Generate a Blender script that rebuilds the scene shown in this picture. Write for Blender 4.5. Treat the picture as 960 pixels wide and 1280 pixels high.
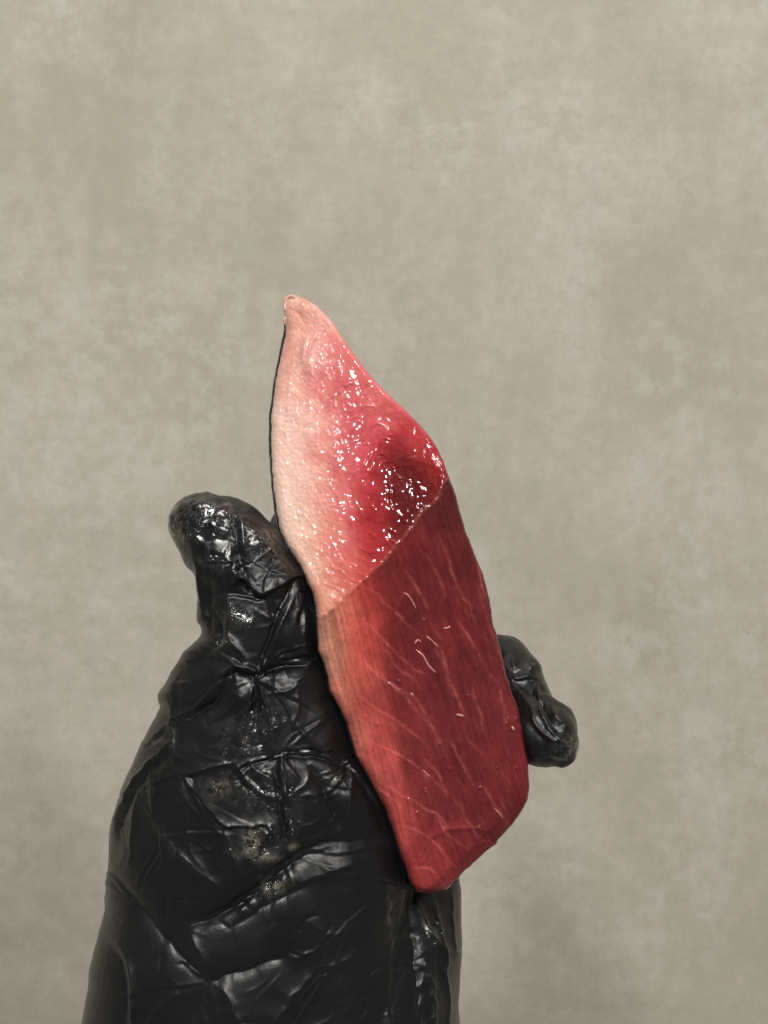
import bpy, bmesh, math
import numpy as np
from mathutils import Vector

# ------------------------------------------------------------------ clean start
for o in list(bpy.data.objects):
    bpy.data.objects.remove(o, do_unlink=True)
S = bpy.context.scene
COL = S.collection

# ------------------------------------------------------------------ camera, world, lamps, exposure
D = 0.302          # camera to the hand, metres
PX = 0.00022       # metres per photo pixel at the hand
cam_d = bpy.data.cameras.new("camera")
cam = bpy.data.objects.new("camera", cam_d)
COL.objects.link(cam)
cam.location = (0, -D, 0)
cam.rotation_euler = (math.radians(90), 0, 0)
cam_d.sensor_fit = 'VERTICAL'
cam_d.sensor_height = 24
cam_d.lens = 24 * D / (1280 * PX)
cam_d.clip_start = 0.01
cam_d.clip_end = 50
cam_d.dof.use_dof = True
cam_d.dof.focus_distance = D - 0.012
cam_d.dof.aperture_fstop = 24
S.camera = cam

W = bpy.data.worlds.new("World")
S.world = W
W.use_nodes = True
bg = W.node_tree.nodes["Background"]
bg.inputs[0].default_value = (0.95, 0.93, 0.89, 1)
bg.inputs[1].default_value = 0.21


def lamp(name, loc, target, sx, sy, watts, col):
    l = bpy.data.lights.new(name, 'AREA')
    l.shape = 'RECTANGLE'
    l.size = sx
    l.size_y = sy
    l.energy = watts
    l.color = col
    o = bpy.data.objects.new(name, l)
    COL.objects.link(o)
    o.location = loc
    o.rotation_euler = (Vector(target) - Vector(loc)).to_track_quat('-Z', 'Y').to_euler()
    return o


lamp("ceiling_lamp", (-0.46, -1.45, 1.12), (0.0, 0.1, -0.05), 0.15, 0.15, 16, (1.0, 0.972, 0.94))
lamp("ceiling_lamp", (-0.16, -1.55, 1.42), (0.0, 0.1, -0.05), 0.15, 0.15, 20, (1.0, 0.972, 0.94))
lamp("ceiling_lamp", (0.85, -1.50, 0.85), (0.0, 0.1, -0.05), 0.19, 0.19, 15, (1.0, 0.972, 0.94))
lamp("ceiling_panel", (0.1, -0.1, 2.0), (0.0, 0.2, 0.0), 2.0, 0.8, 7, (1.0, 0.975, 0.94))

S.render.engine = 'CYCLES'
S.view_settings.view_transform = 'Standard'
S.view_settings.look = 'None'
S.view_settings.exposure = 0
S.view_settings.gamma = 1

# ------------------------------------------------------------------ helpers
RNG = np.random.default_rng(7)


def P(px, py, d=0.0):
    """photo pixel and depth behind the hand's plane (metres) -> world position"""
    px = np.asarray(px, float); py = np.asarray(py, float); d = np.asarray(d, float)
    k = PX * (D + d) / D
    return np.stack(np.broadcast_arrays((px - 480) * k, d, (640 - py) * k), -1)


def to_px(v):
    k = PX * (D + v[:, 1]) / D
    return v[:, 0] / k + 480, 640 - v[:, 2] / k


def smooth01(t):
    t = np.clip(t, 0, 1)
    return t * t * (3 - 2 * t)


def vnoise(x, y, seed):
    """smooth value noise, range -1..1"""
    xi = np.floor(x).astype(np.int64); yi = np.floor(y).astype(np.int64)
    fx = x - xi; fy = y - yi
    fx = fx * fx * fx * (fx * (fx * 6 - 15) + 10); fy = fy * fy * fy * (fy * (fy * 6 - 15) + 10)

    def h(a, b):
        n = (a * 374761393 + b * 668265263 + seed * 1274126177) & 0xFFFFFFFF
        n = ((n ^ (n >> 13)) * 1274126177) & 0xFFFFFFFF
        n = (n ^ (n >> 16)) & 0xFFFF
        return n / 32767.5 - 1
    a = h(xi, yi); b = h(xi + 1, yi); c = h(xi, yi + 1); d = h(xi + 1, yi + 1)
    return (a * (1 - fx) + b * fx) * (1 - fy) + (c * (1 - fx) + d * fx) * fy


def fbm(x, y, scale, octaves, seed, gain=0.5):
    r = 0; a = 1; s = 0
    for i in range(octaves):
        ca, sa = math.cos(i * 1.1 + seed), math.sin(i * 1.1 + seed)
        r = r + a * vnoise((x * ca - y * sa) / scale, (x * sa + y * ca) / scale, seed + i * 31)
        s += a; a *= gain; scale *= 0.5
    return r / s


def mesh_obj(name, verts, faces, mats, parent=None, smooth=True):
    me = bpy.data.meshes.new(name)
    me.from_pydata([tuple(map(float, v)) for v in verts], [], [tuple(map(int, f)) for f in faces])
    me.update()
    if smooth:
        me.polygons.foreach_set('use_smooth', [True] * len(me.polygons))
    for m in (mats if isinstance(mats, (list, tuple)) else [mats]):
        me.materials.append(m)
    o = bpy.data.objects.new(name, me)
    COL.objects.link(o)
    if parent:
        o.parent = parent
    return o


def fast_mesh(name, verts, quads, mat, parent=None):
    me = bpy.data.meshes.new(name)
    verts = np.asarray(verts, np.float32); quads = np.asarray(quads, np.int32)
    me.vertices.add(len(verts)); me.vertices.foreach_set('co', verts.ravel())
    k = quads.shape[1]
    me.loops.add(quads.size); me.loops.foreach_set('vertex_index', quads.ravel())
    me.polygons.add(len(quads)); me.polygons.foreach_set('loop_start', np.arange(0, quads.size, k, dtype=np.int32))
    me.polygons.foreach_set('use_smooth', np.ones(len(quads), bool))
    me.update(calc_edges=True)
    me.validate()
    me.materials.append(mat)
    o = bpy.data.objects.new(name, me)
    COL.objects.link(o)
    if parent:
        o.parent = parent
    return o


def float_attr(me, name, arr):
    a = me.attributes.new(name, 'FLOAT', 'POINT')
    a.data.foreach_set('value', np.asarray(arr, np.float32))


def color_attr(me, name, rgb):
    a = me.attributes.new(name, 'FLOAT_COLOR', 'POINT')
    c = np.ones((len(rgb), 4), np.float32); c[:, :3] = rgb
    a.data.foreach_set('color', c.ravel())


def srgb(c):
    c = np.asarray(c, float) / 255
    return np.where(c <= 0.04045, c / 12.92, ((c + 0.055) / 1.055) ** 2.4)


class Nodes:
    def __init__(self, name):
        self.m = bpy.data.materials.new(name)
        self.m.use_nodes = True
        self.t = self.m.node_tree
        self.b = self.t.nodes['Principled BSDF']

    def n(self, kind, **kw):
        nd = self.t.nodes.new(kind)
        for k, v in kw.items():
            if k == 'ins':
                for i, val in v.items():
                    if hasattr(val, 'is_linked') or isinstance(val, bpy.types.NodeSocket):
                        self.t.links.new(val, nd.inputs[i])
                    else:
                        nd.inputs[i].default_value = val
            else:
                setattr(nd, k, v)
        return nd

    def link(self, a, b):
        self.t.links.new(a, b)

    def noise(self, vec, scale, detail=4, rough=0.55, dist=0.0):
        return self.n('ShaderNodeTexNoise', ins={'Vector': vec, 'Scale': scale, 'Detail': detail, 'Roughness': rough, 'Distortion': dist}).outputs['Fac']

    def mapping(self, vec, scale=(1, 1, 1), rot=(0, 0, 0)):
        return self.n('ShaderNodeMapping', ins={'Vector': vec, 'Scale': scale, 'Rotation': rot}).outputs[0]

    def math(self, op, a, b=0.0, c=0.0, clamp=False):
        nd = self.n('ShaderNodeMath', ins={0: a, 1: b, 2: c}, operation=op)
        nd.use_clamp = clamp
        return nd.outputs[0]

    def ramp(self, fac, stops):
        nd = self.n('ShaderNodeValToRGB', ins={0: fac})
        e = nd.color_ramp.elements
        while len(e) < len(stops):
            e.new(0.5)
        for el, (p, c) in zip(e, stops):
            el.position = p
            el.color = (c if len(c) == 4 else (*c, 1)) if isinstance(c, (tuple, list)) else (c, c, c, 1)
        return nd.outputs[0]

    def mix(self, fac, a, b, blend='MIX'):
        nd = self.n('ShaderNodeMix', data_type='RGBA', blend_type=blend)
        for i, v in ((0, fac), (6, a), (7, b)):
            if isinstance(v, bpy.types.NodeSocket):
                self.link(v, nd.inputs[i])
            else:
                nd.inputs[i].default_value = v if not isinstance(v, tuple) or len(v) == 4 else (*v, 1)
        return nd.outputs[2]

    def bump(self, height, strength, dist, normal=None):
        nd = self.n('ShaderNodeBump', ins={'Height': height, 'Strength': strength, 'Distance': dist})
        if normal is not None:
            self.link(normal, nd.inputs['Normal'])
        return nd.outputs[0]

    def attr(self, name):
        return self.n('ShaderNodeAttribute', attribute_name=name)

    def set(self, **kw):
        for k, v in kw.items():
            k = k.replace('_', ' ')
            s = self.b.inputs[k]
            if isinstance(v, bpy.types.NodeSocket):
                self.link(v, s)
            else:
                s.default_value = v


def tag(o, label=None, cat=None, kind=None, group=None):
    if label: o['label'] = label
    if cat: o['category'] = cat
    if kind: o['kind'] = kind
    if group: o['group'] = group
    return o


# ------------------------------------------------------------------ the wall
def wall_material():
    N = Nodes('troweled_concrete')
    co = N.n('ShaderNodeTexCoord').outputs['Object']
    big = N.noise(N.mapping(co, (4.2, 1, 3.0)), 1.0, 4, 0.5)
    mid = N.noise(N.mapping(co, (11, 1, 8), (0, 0.5, 0)), 1.0, 7, 0.62, 0.15)
    streak_v = N.noise(N.mapping(co, (26, 1, 4.5)), 1.0, 5, 0.6)
    streak_h = N.noise(N.mapping(co, (5, 1, 34), (0, 0.12, 0)), 1.0, 5, 0.6)
    fine = N.noise(co, 90, 6, 0.7)
    base = N.ramp(big, [(0.34, (0.362, 0.334, 0.258)), (0.52, (0.412, 0.382, 0.303)), (0.68, (0.445, 0.418, 0.350))])
    c = N.mix(N.ramp(mid, [(0.44, 0.0), (0.62, 0.62)]), base, (0.50, 0.465, 0.405))
    c = N.mix(N.ramp(streak_v, [(0.5, 0.0), (0.70, 0.45)]), c, (0.465, 0.44, 0.392))
    c = N.mix(N.ramp(streak_h, [(0.5, 0.0), (0.72, 0.32)]), c, (0.345, 0.325, 0.262))
    c = N.mix(N.ramp(fine, [(0.35, 0.30), (0.6, 0.0)]), c, (0.29, 0.27, 0.215))
    grit = N.noise(co, 240, 5, 0.7)
    c = N.mix(N.ramp(grit, [(0.36, 0.14), (0.55, 0.0)]), c, (0.27, 0.25, 0.20))
    vein = N.noise(N.mapping(co, (52, 1, 52)), 1.0, 8, 0.72)
    vm = N.math('MULTIPLY', N.ramp(vein, [(0.49, 0.0), (0.60, 0.38)]), N.ramp(N.noise(co, 6.5, 4), [(0.46, 0.0), (0.6, 1.0)]))
    c = N.mix(vm, c, (0.51, 0.49, 0.44))
    v2 = N.noise(N.mapping(co, (34, 1, 50), (0, 0.6, 0)), 1.0, 8, 0.72)
    vm2 = N.math('MULTIPLY', N.ramp(v2, [(0.50, 0.0), (0.62, 0.34)]), N.ramp(N.noise(N.mapping(co, (1, 1, 1), (1, 0, 2)), 7.5, 4), [(0.46, 0.0), (0.6, 1.0)]))
    c = N.mix(vm2, c, (0.315, 0.295, 0.235))
    N.set(Base_Color=c, Roughness=0.72)
    N.set(Normal=N.bump(N.math('ADD', N.math('MULTIPLY', fine, 0.4), mid), 0.25, 0.002))
    N.b.inputs['Specular IOR Level'].default_value = 0.3
    return N.m


WALL_Y = 0.40


def build_wall():
    n = 60
    xs = np.linspace(-2.2, 2.2, n); zs = np.linspace(-2.0, 2.0, n)
    X, Z = np.meshgrid(xs, zs)
    Y = WALL_Y + 0.0025 * fbm(X + 9, Z + 9, 0.5, 3, 3)
    v = np.stack([X, Y, Z], -1).reshape(-1, 3)
    i = np.arange(n * n).reshape(n, n)
    f = np.stack([i[:-1, :-1], i[:-1, 1:], i[1:, 1:], i[1:, :-1]], -1).reshape(-1, 4)
    o = fast_mesh('wall', v, f, wall_material())
    tag(o, 'beige grey troweled concrete wall behind the hand', None, 'structure')
    return o


build_wall()

# ------------------------------------------------------------------ relief drawn as strokes on a grid over the hand
GX0, GY0, GX1, GY1 = 60, 340, 780, 1440
GX, GY = np.meshgrid(np.arange(GX0, GX1, dtype=float), np.arange(GY0, GY1, dtype=float))


def sample(grid, px, py):
    x = np.clip(px - GX0, 0, grid.shape[1] - 1.001); y = np.clip(py - GY0, 0, grid.shape[0] - 1.001)
    xi = x.astype(int); yi = y.astype(int); fx = x - xi; fy = y - yi
    return ((grid[yi, xi] * (1 - fx) + grid[yi, xi + 1] * fx) * (1 - fy)
            + (grid[yi + 1, xi] * (1 - fx) + grid[yi + 1, xi + 1] * fx) * fy)


def curve_pts(pts, step=4):
    """Catmull-Rom through pts"""
    p = np.array(pts, float)
    if len(p) == 2:
        t = np.linspace(0, 1, max(2, int(np.hypot(*(p[1] - p[0])) / step)))[:, None]
        return p[0] * (1 - t) + p[1] * t
    q = np.vstack([2 * p[0] - p[1], p, 2 * p[-1] - p[-2]])
    out = []
    for i in range(1, len(q) - 2):
        L = max(2, int(np.hypot(*(q[i + 1] - q[i])) / step))
        t = np.linspace(0, 1, L, endpoint=False)[:, None]
        a, b, c, d = q[i - 1], q[i], q[i + 1], q[i + 2]
        out.append(0.5 * (2 * b + (c - a) * t + (2 * a - 5 * b + 4 * c - d) * t ** 2 + (3 * b - a - 3 * c + d) * t ** 3))
    out.append(p[-1:])
    return np.vstack(out)


def stroke(grid, pts, kind, amp, w, wob=0.0, seed=0):
    """kind: ridge, valley, or step (raised on the left of travel as seen in the picture, sharp drop on the right)"""
    c = curve_pts(pts)
    if wob:
        s = np.arange(len(c)) * 0.35
        c[:, 0] += wob * vnoise(s, s * 0, seed + 5); c[:, 1] += wob * vnoise(s, s * 0 + 7, seed + 9)
    R = w * 5 + 4
    x0 = int(max(c[:, 0].min() - R, GX0)) - GX0; x1 = int(min(c[:, 0].max() + R, GX1)) - GX0
    y0 = int(max(c[:, 1].min() - R, GY0)) - GY0; y1 = int(min(c[:, 1].max() + R, GY1)) - GY0
    if x1 <= x0 or y1 <= y0:
        return
    X = GX[y0:y1, x0:x1]; Y = GY[y0:y1, x0:x1]
    best = np.full(X.shape, 1e9); sd = np.zeros(X.shape); tt = np.zeros(X.shape)
    n = len(c) - 1
    for i in range(n):
        a = c[i]; b = c[i + 1]; d = b - a
        L2 = d @ d + 1e-9
        t = np.clip(((X - a[0]) * d[0] + (Y - a[1]) * d[1]) / L2, 0, 1)
        ex = X - a[0] - t * d[0]; ey = Y - a[1] - t * d[1]
        dist = np.hypot(ex, ey)
        m = dist < best
        best[m] = dist[m]
        cr = d[0] * ey - d[1] * ex          # >0: right of travel in the picture (y down)
        sd[m] = np.where(cr > 0, 1, -1)[m]
        tt[m] = ((i + t) / n)[m]
    taper = np.sqrt(np.clip(np.sin(np.pi * np.clip(tt, 0.02, 0.98)), 0, 1))
    cus = np.sqrt(best ** 2 + 0.6) - 0.77
    if kind == 'ridge':
        h = np.exp(-cus / w)
    elif kind == 'valley':
        h = -np.exp(-cus / w)
    else:
        s = sd * best
        h = np.where(s < 0, np.exp(-(best / (w * 2.2)) ** 1.0), np.exp(-(best / 1.6) ** 2)) - 0.45 * np.where(s > 0, (1 - np.exp(-(best / 1.6) ** 2)) * np.exp(-best / w), 0)
    grid[y0:y1, x0:x1] += amp * h * taper * (best < R) * smooth01((R - best) / (w + 2))


def worley(X, Y, n, seed, ax=1.0, ay=1.0, warp=10):
    """squared distance to the nearest of n points: smooth cushions meeting in sharp creases"""
    r = np.random.default_rng(seed)
    wx = X + warp * fbm(X, Y, 60, 2, seed + 3); wy = Y + warp * fbm(X, Y, 60, 2, seed + 4)
    pts = np.stack([r.uniform(GX0, GX1, n) * ax, r.uniform(GY0, GY1, n) * ay], -1)
    f1 = np.full(X.shape, 1e9)
    for p in pts:
        np.minimum(f1, (wx * ax - p[0]) ** 2 + (wy * ay - p[1]) ** 2, out=f1)
    return f1


from mathutils.geometry import delaunay_2d_cdt


def plates(folds, seed, spacing, amp):
    """flat plates of stretched film between the fold lines: heights on a triangulation, creased along every edge"""
    r = np.random.default_rng(seed)
    pts = []; hs = []; edges = []
    for pl, kind, a, w in folds:
        c = curve_pts(pl, 16)
        k0 = len(pts)
        for q in c:
            pts.append((float(q[0]), float(q[1]))); hs.append({'ridge': 0.42, 'valley': -0.45, 'step': 0.35}[kind] * min(abs(a), 1.6) * math.copysign(1, a))
        edges += [(k0 + i, k0 + i + 1) for i in range(len(c) - 1)]
    arr = np.array(pts) if pts else np.array([[-999.0, -999.0]])
    tries = 0
    while tries < 9000:
        tries += 1
        q = np.array([r.uniform(GX0, GX1), r.uniform(560, GY1)])
        sp = spacing * (0.75 + 0.8 * r.random())
        if np.min(np.hypot(*(arr - q).T)) > sp:
            arr = np.vstack([arr, q]); pts.append((float(q[0]), float(q[1]))); hs.append(r.normal(0, amp))
    for c in ((GX0 - 5, GY0 - 5), (GX1 + 5, GY0 - 5), (GX0 - 5, GY1 + 5), (GX1 + 5, GY1 + 5)):
        pts.append(c); hs.append(0)
    v2, e2, f2, ov, oe, of = delaunay_2d_cdt([Vector(p) for p in pts], edges, [], 0, 0.5)
    hv = [np.mean([hs[k] for k in o]) if len(o) else 0.0 for o in ov]
    g = np.zeros(GX.shape)
    for f in f2:
        (x0, y0), (x1, y1), (x2, y2) = [tuple(v2[k]) for k in f[:3]]
        a0 = max(int(min(x0, x1, x2)) - GX0, 0); a1 = min(int(max(x0, x1, x2)) + 2 - GX0, GX.shape[1])
        b0 = max(int(min(y0, y1, y2)) - GY0, 0); b1 = min(int(max(y0, y1, y2)) + 2 - GY0, GX.shape[0])
        if a1 <= a0 or b1 <= b0:
            continue
        X = GX[b0:b1, a0:a1]; Y = GY[b0:b1, a0:a1]
        dt = (y1 - y2) * (x0 - x2) + (x2 - x1) * (y0 - y2)
        if abs(dt) < 1e-6:
            continue
        l0 = ((y1 - y2) * (X - x2) + (x2 - x1) * (Y - y2)) / dt; l1 = ((y2 - y0) * (X - x2) + (x0 - x2) * (Y - y2)) / dt; l2 = 1 - l0 - l1
        m = (l0 >= -1e-3) & (l1 >= -1e-3) & (l2 >= -1e-3)
        g[b0:b1, a0:a1][m] = (l0 * hv[f[0]] + l1 * hv[f[1]] + l2 * hv[f[2]])[m]
    return g


def blur(g, n):
    for _ in range(n):
        g = (np.roll(g, 1, 0) + 2 * g + np.roll(g, -1, 0)) / 4
        g = (np.roll(g, 1, 1) + 2 * g + np.roll(g, -1, 1)) / 4
    return g


# ------------------------------------------------------------------ the gloved hand
def interp_rows(tab, ys):
    tab = np.array(tab, float)
    return [np.interp(ys, tab[:, 0], tab[:, k]) for k in range(1, tab.shape[1])]


def row_tube(sil, depth, y0, y1, step=3.0, seg=72, power=2.2):
    """closed tube whose rows run across the picture; sil rows (y, left, right), depth rows (y, centre mm, half mm)"""
    ys = np.arange(y0, y1 + 0.1, step)
    L, R = interp_rows(sil, ys); C, H = interp_rows(depth, ys)
    a = np.linspace(0, 2 * np.pi, seg, endpoint=False)
    ca, sa = np.cos(a), np.sin(a)
    ex = np.sign(ca) * np.abs(ca) ** (2 / power); ey = np.sign(sa) * np.abs(sa) ** (2 / power)
    cx = (L + R) / 2; hw = (R - L) / 2
    d = (C[:, None] + H[:, None] * ey) / 1000
    v = P(cx[:, None] + hw[:, None] * ex, np.repeat(ys[:, None], seg, 1), d).reshape(-1, 3)
    n = len(ys)
    i = np.arange(n * seg).reshape(n, seg); j = np.roll(i, -1, 1)
    q = np.stack([i[:-1], i[1:], j[1:], j[:-1]], -1).reshape(-1, 4).tolist()
    q += [list(i[0][::1]), list(i[-1][::-1])]
    return v.tolist(), q


def ball_chain(nodes, step=1.0):
    """(px, py, depth mm, radius px) nodes -> overlapping balls joined later by the remesh"""
    bm = bmesh.new()
    nodes = np.array(nodes, float)
    for a, b in zip(nodes[:-1], nodes[1:]):
        k = 8
        for t in np.linspace(0, 1, k):
            p = a * (1 - t) + b * t
            g = bmesh.ops.create_icosphere(bm, subdivisions=3, radius=p[3] * PX)
            w = P(p[0], p[1], p[2] / 1000)
            for vv in g['verts']:
                vv.co = vv.co + Vector(w)
    v = [tuple(x.co) for x in bm.verts]
    f = [[x.index for x in fc.verts] for fc in bm.faces]
    bm.verts.index_update()
    f = [[x.index for x in fc.verts] for fc in bm.faces]
    bm.free()
    return v, f


THUMB_SIL = [(617, 256, 262), (620, 240, 285), (623, 232, 292), (627, 227, 300), (632, 222, 310), (638, 218, 320), (645, 214, 330), (655, 213, 341), (665, 214, 350),
             (678, 218, 358), (690, 224, 364), (705, 229, 374), (713, 232, 380), (722, 240, 385), (735, 243, 389), (750, 247, 393), (765, 246, 396),
             (778, 246, 400), (788, 251, 402), (796, 250, 404), (802, 243, 406), (815, 231, 410), (830, 222, 418), (845, 212, 424), (858, 207, 428),
             (868, 200, 432), (876, 199, 434), (884, 203, 438), (900, 195, 446), (920, 184, 456), (940, 173, 468), (960, 163, 480), (980, 155, 490),
             (1000, 148, 500), (1030, 140, 508), (1060, 136, 512), (1100, 130, 514), (1140, 127, 512), (1180, 120, 508), (1215, 111, 508),
             (1235, 110, 512), (1260, 104, 516), (1290, 98, 518), (1350, 92, 520), (1420, 88, 522)]
THUMB_DEP = [(617, 0, 2.5), (622, 0, 5.5), (632, 0, 8.5), (650, 0, 11.5), (680, 0, 13), (720, 0, 13.5), (780, 1, 15), (830, 4, 18), (900, 9, 23),
             (980, 13, 28), (1060, 16, 31), (1160, 17, 33), (1280, 17, 35), (1420, 17, 37)]
PALM_SIL = [(690, 400, 470), (710, 385, 520), (760, 385, 560), (840, 370, 590), (920, 350, 596), (1000, 320, 590), (1060, 300, 580), (1100, 300, 575), (1130, 300, 576),
            (1180, 300, 577), (1215, 300, 574), (1250, 300, 572), (1280, 300, 574), (1340, 300, 578), (1420, 300, 582)]
PALM_DEP = [(690, 37, 6), (720, 38, 12), (800, 38, 14), (1000, 39, 15), (1100, 36, 18), (1170, 29, 26), (1280, 24, 31), (1420, 22, 34)]


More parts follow.
